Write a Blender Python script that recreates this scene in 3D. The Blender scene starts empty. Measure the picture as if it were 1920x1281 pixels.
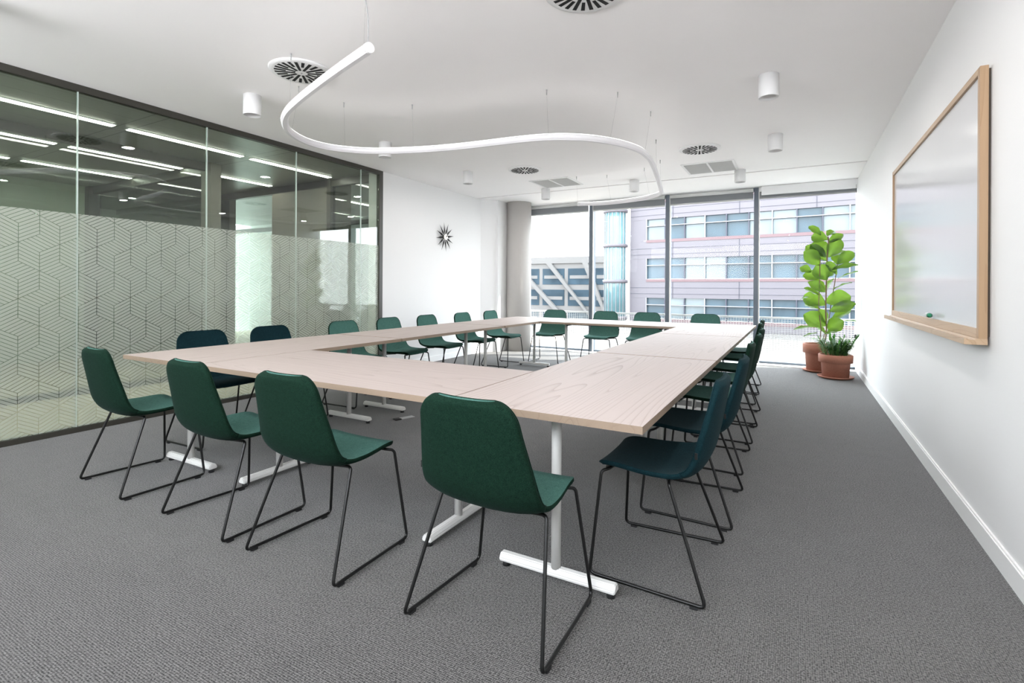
import bpy, bmesh, math, random
from math import sin, cos, pi, radians, sqrt
from mathutils import Vector, Matrix
S = bpy.context.scene
COL = S.collection

# ------------------------------------------------------------------ camera
cam_data = bpy.data.cameras.new('camera')
cam = bpy.data.objects.new('camera', cam_data); COL.objects.link(cam)
FPX = 952.5
cam_data.sensor_width = 36; cam_data.lens = FPX/1920*36
cam_data.shift_y = -(640.5-539.7)/1920
cam_data.clip_end = 500
cam.matrix_world = (Matrix.Translation((0, 0, 1.2065)) @ Matrix.Rotation(radians(29.255), 4, 'Z')
                    @ Matrix.Rotation(radians(90), 4, 'X') @ Matrix.Rotation(radians(.326), 4, 'Z'))
S.camera = cam
# ------------------------------------------------------------------ world, sun, exposure
W = bpy.data.worlds.new('daylight'); S.world = W; W.use_nodes = True
wn = W.node_tree; wn.nodes.clear()
wo = wn.nodes.new('ShaderNodeOutputWorld'); wb = wn.nodes.new('ShaderNodeBackground')
tc = wn.nodes.new('ShaderNodeTexCoord'); sx = wn.nodes.new('ShaderNodeSeparateXYZ'); wr = wn.nodes.new('ShaderNodeValToRGB')
wn.links.new(tc.outputs['Generated'], sx.inputs[0]); wn.links.new(sx.outputs['Z'], wr.inputs[0])
wr.color_ramp.elements[0].position = 0.0; wr.color_ramp.elements[0].color = (.96, .97, 1, 1)
wr.color_ramp.elements[1].position = .7; wr.color_ramp.elements[1].color = (.82, .89, .97, 1)
wn.links.new(wr.outputs[0], wb.inputs[0]); wb.inputs[1].default_value = 6.0
wn.links.new(wb.outputs[0], wo.inputs[0])
sd = bpy.data.lights.new('sun', 'SUN'); sun = bpy.data.objects.new('sun', sd); COL.objects.link(sun)
sun.rotation_euler = Vector((-2, -1, -1.75)).to_track_quat('-Z', 'Y').to_euler()
sd.energy = 8.0; sd.angle = radians(.8); sd.color = (1, .96, .9)
S.view_settings.view_transform = 'Standard'; S.view_settings.look = 'None'
S.view_settings.gamma = 1; S.view_settings.use_curve_mapping = False
S.view_settings.exposure = 1.18
LAMP_POWER = 3.2      # fill lamp added under each ceiling can
TUBE_EMIT = .03
ADDED_UPLIGHT = 2.0  # glow of the strip added on top of the tube
OFFICE_LIGHT = 14.0

# ------------------------------------------------------------------ node helpers
def new_mat(name):
    m = bpy.data.materials.new(name); m.use_nodes = True
    nt = m.node_tree; nt.nodes.clear()
    out = nt.nodes.new('ShaderNodeOutputMaterial')
    return m, nt, out
def L(nt, a, b): nt.links.new(a, b)
def N(nt, t, **k):
    n = nt.nodes.new(t)
    for a, v in k.items(): setattr(n, a, v)
    return n
def math_(nt, op, a, b=None, c=None):
    n = nt.nodes.new('ShaderNodeMath'); n.operation = op
    for i, v in enumerate((a, b, c)):
        if v is None: continue
        if isinstance(v, (int, float)): n.inputs[i].default_value = v
        else: nt.links.new(v, n.inputs[i])
    return n.outputs[0]
def plain(name, col, rough=.5, metal=0, spec=.5, bump=0, bscale=200, sheen=0, emit=None, es=0, var=0):
    m, nt, out = new_mat(name)
    p = N(nt, 'ShaderNodeBsdfPrincipled')
    p.inputs['Base Color'].default_value = (*col, 1); p.inputs['Roughness'].default_value = rough
    p.inputs['Metallic'].default_value = metal; p.inputs['Specular IOR Level'].default_value = spec
    if sheen: p.inputs['Sheen Weight'].default_value = sheen
    if emit: p.inputs['Emission Color'].default_value = (*emit, 1); p.inputs['Emission Strength'].default_value = es
    t = N(nt, 'ShaderNodeTexCoord'); n = N(nt, 'ShaderNodeTexNoise'); L(nt, t.outputs['Object'], n.inputs['Vector'])
    n.inputs['Scale'].default_value = bscale
    if bump:
        b = N(nt, 'ShaderNodeBump'); b.inputs['Strength'].default_value = bump; b.inputs['Distance'].default_value = .002
        L(nt, n.outputs[0], b.inputs['Height']); L(nt, b.outputs[0], p.inputs['Normal'])
    if var:
        mx = N(nt, 'ShaderNodeMix', data_type='RGBA')
        mx.inputs[6].default_value = (*[c*(1-var) for c in col], 1); mx.inputs[7].default_value = (*[min(1, c*(1+var)) for c in col], 1)
        L(nt, n.outputs[0], mx.inputs[0]); L(nt, mx.outputs[2], p.inputs['Base Color'])
    L(nt, p.outputs[0], out.inputs[0])
    return m
def emis(name, col, st):
    m, nt, out = new_mat(name); e = N(nt, 'ShaderNodeEmission'); e.inputs[0].default_value = (*col, 1); e.inputs[1].default_value = st
    L(nt, e.outputs[0], out.inputs[0]); return m
M = {}
M['wall'] = plain('wall_paint', (.75, .75, .745), .7, bump=.05, bscale=300, var=.01)
M['ceil'] = plain('ceiling_paint', (.93, .915, .91), .8, var=.01, bscale=3)
M['base'] = plain('baseboard_white', (.84, .84, .83), .45, var=.01)
M['white'] = plain('white_metal', (.68, .67, .65), .35, var=.02)
M['whitep'] = plain('white_plastic', (.74, .74, .74), .4, var=.01)
M['grey'] = plain('grey_metal', (.33, .33, .33), .5, var=.05)
M['lgrey'] = plain('light_grey', (.55, .55, .54), .6, var=.03)
M['dark'] = plain('dark_bronze', (.035, .033, .026), .4, var=.05)
M['black'] = plain('black_wire', (.003, .003, .003), .4, var=.05)
M['blackm'] = plain('black_plastic', (.015, .015, .016), .6, var=.05)
M['frame'] = plain('window_frame_metal', (.09, .11, .135), .4, metal=.2, var=.05)
M['void'] = plain('dark_void', (.006, .006, .006), .9, var=.05)
M['terra'] = plain('terracotta', (.34, .14, .09), .8, bump=.15, bscale=60, var=.18)
M['soil'] = plain('soil', (.03, .02, .014), .95, bump=1, bscale=90, var=.5)
M['stem'] = plain('plant_stem', (.16, .11, .06), .7, var=.3)
M['zstem'] = plain('green_stem', (.09, .16, .04), .6, var=.3)
M['column'] = plain('column_plaster', (.45, .43, .41), .8, bump=.05, var=.02)
M['steel'] = plain('brushed_steel', (.6, .6, .6), .3, metal=1, var=.02)

def carpet():
    m, nt, out = new_mat('woven_carpet')
    p = N(nt, 'ShaderNodeBsdfPrincipled'); p.inputs['Roughness'].default_value = .95; p.inputs['Specular IOR Level'].default_value = .2; p.inputs['Sheen Weight'].default_value = .22; p.inputs['Sheen Roughness'].default_value = .45
    t = N(nt, 'ShaderNodeTexCoord')
    # rows of loops running across the room
    sp = N(nt, 'ShaderNodeSeparateXYZ'); L(nt, t.outputs['Object'], sp.inputs[0])
    nz = N(nt, 'ShaderNodeTexNoise'); nz.inputs['Scale'].default_value = 26; nz.inputs['Detail'].default_value = 3
    L(nt, t.outputs['Object'], nz.inputs['Vector'])
    yy = math_(nt, 'ADD', sp.outputs['Y'], math_(nt, 'MULTIPLY', nz.outputs[0], .006))
    row = math_(nt, 'SINE', math_(nt, 'MULTIPLY', yy, 2*pi/.0075))
    col_ = math_(nt, 'SINE', math_(nt, 'MULTIPLY', sp.outputs['X'], 2*pi/.0065))
    v = N(nt, 'ShaderNodeTexNoise'); v.inputs['Scale'].default_value = 150; v.inputs['Detail'].default_value = 3
    L(nt, t.outputs['Object'], v.inputs['Vector'])
    h = math_(nt, 'ADD', math_(nt, 'MULTIPLY', row, .17), math_(nt, 'MULTIPLY', col_, .07))
    h = math_(nt, 'ADD', h, math_(nt, 'MULTIPLY', v.outputs[0], 1.5)); h = math_(nt, 'SUBTRACT', h, .25)
    big = N(nt, 'ShaderNodeTexNoise'); big.inputs['Scale'].default_value = 9; L(nt, t.outputs['Object'], big.inputs['Vector'])
    h2 = math_(nt, 'ADD', h, math_(nt, 'MULTIPLY', big.outputs[0], .1))
    r = N(nt, 'ShaderNodeValToRGB'); L(nt, h2, r.inputs[0])
    r.color_ramp.elements[0].position = .25; r.color_ramp.elements[0].color = (.007, .0066, .0062, 1)
    r.color_ramp.elements[1].position = .9; r.color_ramp.elements[1].color = (.185, .177, .171, 1)
    L(nt, r.outputs[0], p.inputs['Base Color'])
    b = N(nt, 'ShaderNodeBump'); b.inputs['Strength'].default_value = .6; b.inputs['Distance'].default_value = .004
    L(nt, h, b.inputs['Height']); L(nt, b.outputs[0], p.inputs['Normal'])
    L(nt, p.outputs[0], out.inputs[0]); return m
M['carpet'] = carpet()

def wood(name, base, dark, scale=1.0, lines=26, rough=.42, axis='X', thin=True, grain_strength=.75):
    """grain along the object's local <axis>"""
    m, nt, out = new_mat(name)
    p = N(nt, 'ShaderNodeBsdfPrincipled'); p.inputs['Roughness'].default_value = rough
    t = N(nt, 'ShaderNodeTexCoord'); oi = N(nt, 'ShaderNodeObjectInfo')
    mp = N(nt, 'ShaderNodeMapping')
    off = N(nt, 'ShaderNodeCombineXYZ'); L(nt, math_(nt, 'MULTIPLY', oi.outputs['Random'], 17), off.inputs[0]); L(nt, math_(nt, 'MULTIPLY', oi.outputs['Random'], 31), off.inputs[1])
    ad = N(nt, 'ShaderNodeVectorMath', operation='ADD'); L(nt, t.outputs['Object'], ad.inputs[0]); L(nt, off.outputs[0], ad.inputs[1])
    L(nt, ad.outputs[0], mp.inputs['Vector'])
    sc = {'X': (.24, 3.2, 3.2), 'Y': (3.2, .24, 3.2), 'Z': (3.2, 3.2, .24)}[axis]
    mp.inputs['Scale'].default_value = [c*scale for c in sc]
    n = N(nt, 'ShaderNodeTexNoise'); n.inputs['Scale'].default_value = 1; n.inputs['Detail'].default_value = 1.5; n.inputs['Distortion'].default_value = .12
    L(nt, mp.outputs[0], n.inputs['Vector'])
    ph = math_(nt, 'MULTIPLY', n.outputs[0], lines)
    fr = math_(nt, 'FRACT', ph)
    ln = math_(nt, 'POWER', fr, 8.0)
    # strength of the figure varies over the board
    n3 = N(nt, 'ShaderNodeTexNoise'); n3.inputs['Scale'].default_value = 1.1; L(nt, mp.outputs[0], n3.inputs['Vector'])
    # fine pores
    mp2 = N(nt, 'ShaderNodeMapping'); L(nt, ad.outputs[0], mp2.inputs['Vector'])
    mp2.inputs['Scale'].default_value = {'X': (6, 160, 160), 'Y': (160, 6, 160), 'Z': (160, 160, 6)}[axis]
    n2 = N(nt, 'ShaderNodeTexNoise'); n2.inputs['Scale'].default_value = 1; n2.inputs['Detail'].default_value = 2; L(nt, mp2.outputs[0], n2.inputs['Vector'])
    f = math_(nt, 'MULTIPLY', ln, math_(nt, 'MULTIPLY', n3.outputs[0], grain_strength*1.5))
    f = math_(nt, 'ADD', f, math_(nt, 'MULTIPLY', math_(nt, 'SUBTRACT', n2.outputs[0], .45), .35))
    mx = N(nt, 'ShaderNodeMix', data_type='RGBA'); mx.clamp_factor = True
    mx.inputs[6].default_value = (*base, 1); mx.inputs[7].default_value = (*dark, 1)
    L(nt, f, mx.inputs[0]); L(nt, mx.outputs[2], p.inputs['Base Color'])
    L(nt, p.outputs[0], out.inputs[0]); return m
M['ash'] = wood('whitened_ash', (.41, .345, .318), (.25, .195, .165), 1.0, 30, .6)
M['ashedge'] = wood('ash_edge', (.27, .20, .145), (.20, .14, .10), 2, 10, .5)
M['oak'] = wood('oak_frame', (.44, .31, .20), (.32, .21, .12), 2.5, 9, .5, axis='Y')
M['oakz'] = wood('oak_frame_upright', (.36, .235, .135), (.26, .16, .085), 2.5, 9, .5, axis='Z')

def fabric(name, c1, c2, sheen=.025):
    m, nt, out = new_mat(name)
    p = N(nt, 'ShaderNodeBsdfPrincipled'); p.inputs['Roughness'].default_value = .9; p.inputs['Specular IOR Level'].default_value = .06
    p.inputs['Sheen Weight'].default_value = sheen; p.inputs['Sheen Roughness'].default_value = .4
    p.inputs['Sheen Tint'].default_value = (.7, .95, .95, 1)
    t = N(nt, 'ShaderNodeTexCoord')
    n = N(nt, 'ShaderNodeTexNoise'); n.inputs['Scale'].default_value = 320; n.inputs['Detail'].default_value = 3; L(nt, t.outputs['Object'], n.inputs['Vector'])
    n2 = N(nt, 'ShaderNodeTexNoise'); n2.inputs['Scale'].default_value = 60; L(nt, t.outputs['Object'], n2.inputs['Vector'])
    f = math_(nt, 'ADD', math_(nt, 'MULTIPLY', n.outputs[0], 1.6), math_(nt, 'MULTIPLY', n2.outputs[0], .4)); f = math_(nt, 'SUBTRACT', f, .5)
    mx = N(nt, 'ShaderNodeMix', data_type='RGBA'); mx.clamp_factor = True
    mx.inputs[6].default_value = (*c1, 1); mx.inputs[7].default_value = (*c2, 1); L(nt, f, mx.inputs[0]); L(nt, mx.outputs[2], p.inputs['Base Color'])
    b = N(nt, 'ShaderNodeBump'); b.inputs['Strength'].default_value = .3; b.inputs['Distance'].default_value = .001; L(nt, n.outputs[0], b.inputs['Height']); L(nt, b.outputs[0], p.inputs['Normal'])
    L(nt, p.outputs[0], out.inputs[0]); return m
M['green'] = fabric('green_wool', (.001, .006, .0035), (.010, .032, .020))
M['sea'] = fabric('inner_face_wool', (.025, .080, .065), (.095, .205, .175))  # lighter sea-green tone for the inner faces of the green chairs
M['teal'] = fabric('dark_teal_wool', (.0012, .0085, .011), (.010, .034, .042))

def glass(name, tint, refl=1.0, ior=1.5):
    m, nt, out = new_mat(name)
    tr = N(nt, 'ShaderNodeBsdfTransparent'); tr.inputs[0].default_value = (*tint, 1)
    gl = N(nt, 'ShaderNodeBsdfGlossy'); gl.inputs['Roughness'].default_value = 0; gl.inputs[0].default_value = (1, 1, 1, 1)
    lw = N(nt, 'ShaderNodeLayerWeight'); lw.inputs[0].default_value = .5
    fr = math_(nt, 'ADD', .04, math_(nt, 'MULTIPLY', math_(nt, 'POWER', lw.outputs['Facing'], 5.0), .96))
    mx = N(nt, 'ShaderNodeMixShader'); L(nt, math_(nt, 'MULTIPLY', fr, refl), mx.inputs[0])
    L(nt, tr.outputs[0], mx.inputs[1]); L(nt, gl.outputs[0], mx.inputs[2]); L(nt, mx.outputs[0], out.inputs[0]); return m
M['wglass'] = glass('window_glass', (.93, .95, .95), .12)
M['pglass'] = glass('partition_glass', (.80, .86, .82), 1.5)
M['qglass'] = glass('office_glass', (.84, .875, .855), 1.2)
M['jglass'] = plain('glass_joint', (.45, .52, .49), .2, var=.02)

def film():
    """frosted film with clear hatching lines that draw tumbling blocks; world scale pattern in the YZ plane"""
    m, nt, out = new_mat('patterned_frosted_film')
    s = .1435; w = sqrt(3)*s
    t = N(nt, 'ShaderNodeTexCoord'); sp = N(nt, 'ShaderNodeSeparateXYZ'); L(nt, t.outputs['Object'], sp.inputs[0])
    u0, z0 = 1.655, .600
    U = math_(nt, 'SUBTRACT', sp.outputs['Y'], u0); Z = math_(nt, 'SUBTRACT', sp.outputs['Z'], z0)
    def cell(du, dz):
        a = math_(nt, 'SUBTRACT', math_(nt, 'FLOORED_MODULO', math_(nt, 'ADD', U, w/2+du), w), w/2)
        b = math_(nt, 'SUBTRACT', math_(nt, 'FLOORED_MODULO', math_(nt, 'ADD', Z, 1.5*s+dz), 3*s), 1.5*s)
        d = math_(nt, 'ADD', math_(nt, 'MULTIPLY', a, a), math_(nt, 'MULTIPLY', b, b))
        return a, b, d
    a1, b1, d1 = cell(0, 0); a2, b2, d2 = cell(w/2, 1.5*s)
    pick = math_(nt, 'LESS_THAN', d2, d1)
    def lerp(x, y, f): return math_(nt, 'ADD', x, math_(nt, 'MULTIPLY', math_(nt, 'SUBTRACT', y, x), f))
    A = lerp(a1, a2, pick); B = lerp(b1, b2, pick)
    k = 1/sqrt(3)
    gl_ = math_(nt, 'ADD', B, math_(nt, 'MULTIPLY', A, k))     # constant along 150 deg direction
    gr_ = math_(nt, 'SUBTRACT', B, math_(nt, 'MULTIPLY', A, k))  # constant along 30 deg direction
    right = math_(nt, 'GREATER_THAN', A, 0)
    absA = math_(nt, 'ABSOLUTE', A)
    top = math_(nt, 'GREATER_THAN', B, math_(nt, 'MULTIPLY', absA, k))
    # left face hatched along 150, right face along 30, top face along 30 or 150 by row
    low = lerp(gl_, gr_, right)
    topg = lerp(gl_, gr_, pick)
    g = lerp(low, topg, top)
    per = s/5
    mm = math_(nt, 'ABSOLUTE', math_(nt, 'SUBTRACT', math_(nt, 'FLOORED_MODULO', math_(nt, 'ADD', g, per/2), per), per/2))
    l1 = math_(nt, 'LESS_THAN', mm, .0021)
    # face edges
    e1 = math_(nt, 'LESS_THAN', absA, .0018); e1 = math_(nt, 'MULTIPLY', e1, math_(nt, 'SUBTRACT', 1, top))
    e2 = math_(nt, 'GREATER_THAN', absA, w/2-.0018)
    e3 = math_(nt, 'LESS_THAN', math_(nt, 'ABSOLUTE', math_(nt, 'SUBTRACT', B, math_(nt, 'MULTIPLY', absA, k))), .0021)
    e4 = math_(nt, 'LESS_THAN', math_(nt, 'ABSOLUTE', math_(nt, 'SUBTRACT', math_(nt, 'ADD', math_(nt, 'ABSOLUTE', B), math_(nt, 'MULTIPLY', absA, k)), s)), .0021)
    ln = l1
    for e in (e1, e2, e3, e4): ln = math_(nt, 'MAXIMUM', ln, e)
    df = N(nt, 'ShaderNodeBsdfDiffuse'); df.inputs[0].default_value = (.74, .775, .71, 1)
    tl = N(nt, 'ShaderNodeBsdfTranslucent'); tl.inputs[0].default_value = (.80, .84, .78, 1)
    m1 = N(nt, 'ShaderNodeMixShader'); m1.inputs[0].default_value = .55; L(nt, df.outputs[0], m1.inputs[1]); L(nt, tl.outputs[0], m1.inputs[2])
    tr = N(nt, 'ShaderNodeBsdfTransparent'); tr.inputs[0].default_value = (.95, .97, .96, 1)
    m2 = N(nt, 'ShaderNodeMixShader'); m2.inputs[0].default_value = .5; L(nt, m1.outputs[0], m2.inputs[1]); L(nt, tr.outputs[0], m2.inputs[2])
    tr2 = N(nt, 'ShaderNodeBsdfTransparent')
    m3 = N(nt, 'ShaderNodeMixShader'); L(nt, ln, m3.inputs[0]); L(nt, m2.outputs[0], m3.inputs[1]); L(nt, tr2.outputs[0], m3.inputs[2])
    L(nt, m3.outputs[0], out.inputs[0]); return m
M['film'] = film()

def leafmat(name, c, tc_, vein=True):
    m, nt, out = new_mat(name)
    p = N(nt, 'ShaderNodeBsdfPrincipled'); p.inputs['Roughness'].default_value = .35
    t = N(nt, 'ShaderNodeTexCoord'); n = N(nt, 'ShaderNodeTexNoise'); n.inputs['Scale'].default_value = 9; L(nt, t.outputs['Object'], n.inputs['Vector'])
    mx = N(nt, 'ShaderNodeMix', data_type='RGBA'); mx.inputs[6].default_value = (*[x*.15 for x in c], 1); mx.inputs[7].default_value = (*[x*1.9 for x in c], 1); L(nt, n.outputs[0], mx.inputs[0])
    L(nt, mx.outputs[2], p.inputs['Base Color'])
    tl = N(nt, 'ShaderNodeBsdfTranslucent'); tl.inputs[0].default_value = (*tc_, 1)
    ms = N(nt, 'ShaderNodeMixShader'); ms.inputs[0].default_value = .45; L(nt, p.outputs[0], ms.inputs[1]); L(nt, tl.outputs[0], ms.inputs[2]); L(nt, ms.outputs[0], out.inputs[0]); return m
M['leaf'] = leafmat('fig_leaf', (.040, .095, .018), (.15, .27, .022))
M['zleaf'] = leafmat('zz_leaf', (.035, .12, .035), (.10, .25, .04))

# ------------------------------------------------------------------ mesh helpers
def obj(name, bm, mat, parent=None, smooth=False):
    me = bpy.data.meshes.new(name)
    bmesh.ops.recalc_face_normals(bm, faces=bm.faces)
    if smooth:
        for f in bm.faces: f.smooth = True
    bm.to_mesh(me); bm.free()
    for m in (mat if isinstance(mat, (list, tuple)) else [mat]): me.materials.append(m)
    o = bpy.data.objects.new(name, me); COL.objects.link(o)
    if parent: o.parent = parent
    return o
def box(bm, x0, x1, y0, y1, z0, z1, mi=0, bev=0):
    b2 = bmesh.new()
    vs = [b2.verts.new((x, y, z)) for x in (x0, x1) for y in (y0, y1) for z in (z0, z1)]
    for q in ((0, 1, 3, 2), (4, 6, 7, 5), (0, 4, 5, 1), (2, 3, 7, 6), (0, 2, 6, 4), (1, 5, 7, 3)):
        b2.faces.new([vs[i] for i in q])
    if bev: bmesh.ops.bevel(b2, geom=b2.edges[:], offset=bev, segments=2, affect='EDGES')
    merge(bm, b2, mi)
    return bm
def merge(bm, b2, mi=0, mat=None):
    if mat is not None: bmesh.ops.transform(b2, matrix=mat, verts=b2.verts)
    mp = {v: bm.verts.new(v.co) for v in b2.verts}
    for f in b2.faces:
        try:
            g = bm.faces.new([mp[v] for v in f.verts]); g.material_index = mi; g.smooth = f.smooth
        except ValueError: pass
    b2.free()
def mkbox(*a, **k): return box(bmesh.new(), *a, **k)
def cyl(bm, p0, p1, r0, r1=None, seg=16, caps=True, mi=0):
    r1 = r0 if r1 is None else r1
    p0 = Vector(p0); p1 = Vector(p1); d = (p1-p0).normalized()
    q = d.to_track_quat('Z', 'Y')
    rings = []
    for p, r in ((p0, r0), (p1, r1)):
        rings.append([bm.verts.new(p+q @ Vector((cos(2*pi*i/seg)*r, sin(2*pi*i/seg)*r, 0))) for i in range(seg)])
    for i in range(seg):
        f = bm.faces.new([rings[0][i], rings[0][(i+1) % seg], rings[1][(i+1) % seg], rings[1][i]]); f.smooth = True; f.material_index = mi
    if caps:
        for k, rg in enumerate(rings):
            f = bm.faces.new(rg[::-1] if k == 0 else rg); f.material_index = mi
    return bm
def lathe(bm, prof, c=(0, 0, 0), seg=40, mi=0, smooth=True):
    rings = []
    for r, z in prof:
        rings.append([bm.verts.new((c[0]+cos(2*pi*i/seg)*r, c[1]+sin(2*pi*i/seg)*r, c[2]+z)) for i in range(seg)])
    for a, b in zip(rings, rings[1:]):
        for i in range(seg):
            f = bm.faces.new([a[i], a[(i+1) % seg], b[(i+1) % seg], b[i]]); f.smooth = smooth; f.material_index = mi
    for rg, fl in ((rings[0], True), (rings[-1], False)):
        if prof[0 if fl else -1][0] > 1e-4:
            f = bm.faces.new(rg[::-1] if fl else rg); f.material_index = mi
    return bm
def tube(bm, pts, r, seg=8, closed=False, mi=0):
    """sweep a circle along a polyline; keeps an upright frame"""
    P = [Vector(p) for p in pts]; n = len(P); rings = []
    prev = None
    for i in range(n):
        if closed: d = (P[(i+1) % n]-P[i-1]).normalized()
        else: d = (P[min(i+1, n-1)]-P[max(i-1, 0)]).normalized()
        if prev is None:
            a = Vector((0, 0, 1)) if abs(d.z) < .9 else Vector((1, 0, 0))
            a = (a-d*a.dot(d)).normalized()
        else:
            a = (prev-d*prev.dot(d)).normalized()
        prev = a; b = d.cross(a)
        rings.append([bm.verts.new(P[i]+a*cos(2*pi*k/seg)*r+b*sin(2*pi*k/seg)*r) for k in range(seg)])
    for i in range(n if closed else n-1):
        A = rings[i]; B = rings[(i+1) % n]
        for k in range(seg):
            f = bm.faces.new([A[k], A[(k+1) % seg], B[(k+1) % seg], B[k]]); f.smooth = True; f.material_index = mi
    if not closed:
        f = bm.faces.new(rings[0][::-1]); f.material_index = mi
        f = bm.faces.new(rings[-1]); f.material_index = mi
    return bm
def fillet(pts, r, n=6, closed=False):
    """round the corners of a polyline"""
    P = [Vector(p) for p in pts]; out = []; m = len(P)
    for i in range(m):
        if not closed and i in (0, m-1): out.append(P[i]); continue
        a, b, c = P[i-1], P[i], P[(i+1) % m]
        u = (a-b); v = (c-b); rr = min(r, u.length*.45, v.length*.45)
        s, e = b+u.normalized()*rr, b+v.normalized()*rr
        for k in range(n+1):
            t = k/n; out.append((1-t)**2*s+2*t*(1-t)*b+t*t*e)
    return out
def catmull(P, n=8):
    P = [Vector(p) for p in P]; Q = [P[0]*2-P[1]]+P+[P[-1]*2-P[-2]]; out = []
    for i in range(1, len(Q)-2):
        for k in range(n):
            t = k/n
            out.append(.5*((2*Q[i])+(-Q[i-1]+Q[i+1])*t+(2*Q[i-1]-5*Q[i]+4*Q[i+1]-Q[i+2])*t*t+(-Q[i-1]+3*Q[i]-3*Q[i+1]+Q[i+2])*t**3))
    out.append(P[-1]); return out
def tag(o, label=None, cat=None, group=None, kind=None):
    if label: o['label'] = label
    if cat: o['category'] = cat
    if group: o['group'] = group
    if kind: o['kind'] = kind
    return o
def thing(name, label, cat, loc=(0, 0, 0), rz=0, group=None):
    o = bpy.data.objects.new(name, None); COL.objects.link(o); o.location = loc; o.rotation_euler = (0, 0, rz)
    o.empty_display_size = .1
    return tag(o, label, cat, group)
def copy_tree(o, parent=None):
    c = o.copy(); COL.objects.link(c); c.parent = parent
    for ch in list(o.children): copy_tree(ch, c)
    return c
def place(proto, first, loc, rz, label, group):
    o = proto if first else copy_tree(proto)
    o.location = loc; o.rotation_euler = (0, 0, rz); o['label'] = label; o['group'] = group
    return o
def struct(name, bm, mat, smooth=False, label=None):
    o = obj(name, bm, mat, None, smooth); o['kind'] = 'structure'
    if label: o['label'] = label
    return o
def sempty(name, label=None):
    o = bpy.data.objects.new(name, None); COL.objects.link(o); o['kind'] = 'structure'
    if label: o['label'] = label
    return o

# ------------------------------------------------------------------ room shell
XL, XR, YB, YF, ZC = -5.146, .781, -1.2, 9.19, 2.85
XF = -13.0                                        # far side of the offices beyond the glass
struct('floor', mkbox(XL-.03, XR+.2, YB, 9.32, -.12, 0), M['carpet'], label='dark grey ribbed woven carpet')
bm = bmesh.new()
box(bm, XL-.03, XR+.2, YB, 7.84, ZC, ZC+.15); box(bm, XL-.03, XR+.2, 7.895, 9.32, ZC, ZC+.15)
struct('ceiling', bm, M['ceil'], label='smooth white ceiling')
struct('trim_1', mkbox(XL-.03, XR, 7.83, 7.905, ZC+.045, ZC+.10), M['grey'], label='dark recessed slot across the ceiling near the windows')
struct('wall_right', mkbox(XR, XR+.2, YB, 9.32, -.05, ZC+.05), M['wall'], label='plain white wall that carries the whiteboard')
# left: white wall beyond the glass, with its bent end by the column
bm = bmesh.new()
pl = [(XL, 5.39), (XL, 7.98), (-4.945, 8.20), (-4.90, 8.20), (-4.90, 9.32), (-5.4, 9.32), (-5.4, 5.39)]
lo = [bm.verts.new((x, y, -.02)) for x, y in pl]; hi = [bm.verts.new((x, y, ZC+.02)) for x, y in pl]
bm.faces.new(lo[::-1]); bm.faces.new(hi)
for i in range(len(pl)): bm.faces.new([lo[i], lo[(i+1) % len(pl)], hi[(i+1) % len(pl)], hi[i]])
struct('wall_left', bm, M['wall'], label='white wall carrying the sunburst clock')
struct('wall_column', lathe(bmesh.new(), [(.235, -.02), (.235, ZC+.02)], (-4.70, 8.66, 0), 64), M['column'], label='round grey column in the window corner')
bm = mkbox(XR-.014, XR+.01, YB, 9.12, 0, .096); box(bm, XR-.009, XR+.01, YB, 9.12, .096, .106)
struct('baseboard_right', bm, M['base'], label='white baseboard along the right wall')
bm = mkbox(XL-.01, XL+.012, 5.39, 7.97, 0, .09)
struct('baseboard_left', bm, M['base'], label='white baseboard under the clock wall')
# wall behind the camera: open band added high up to let daylight in
bm = mkbox(XL-.03, -4.9, YB-.15, YB, -.05, ZC+.05); box(bm, -4.9, .6, YB-.15, YB, 2.78, ZC+.05); box(bm, -4.9, .6, YB-.15, YB, -.05, 1.55); box(bm, .6, XR+.2, YB-.15, YB, -.05, ZC+.05)
struct('wall_front', bm, M['wall'], label='white wall with an added open band behind the camera that lets daylight in')

# ------------------------------------------------------------------ windows (four full height panes)
cuts = [-4.765, -3.39, -1.975, -.572, XR]
for i in range(4):
    a, b = cuts[i], cuts[i+1]
    w = sempty('window_%d' % (i+1), 'tall pane %s of the window wall' % ('by the round column', 'second from the column', 'third from the column', 'behind the potted plants')[i])
    bm = bmesh.new()
    jw = .062 if i else .05
    box(bm, a-jw*.6 if i else a-.03, a+jw*.5, 9.09, 9.26, -.02, ZC+.02)
    box(bm, a+jw*.5, b-(.037 if i < 3 else 0), 9.13, 9.24, -.02, .045)
    box(bm, a+jw*.5, b-(.037 if i < 3 else 0), 9.13, 9.24, ZC-.05, ZC+.02)
    obj('window_frame', bm, M['frame'], w)
    obj('pane', mkbox(a+jw*.5, b-(.037 if i < 3 else 0), 9.186, 9.194, .045, ZC-.05), M['wglass'], w)
    bm = bmesh.new(); box(bm, a+jw*.5, a+jw*.5+.016, 9.085, 9.12, 0, ZC)
    obj('guide_rail', bm, M['lgrey'], w)
struct('trim_2', mkbox(-4.8, XR, 8.93, 9.13, 0, .012), M['base'], label='pale sill strip on the floor along the windows')

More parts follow.
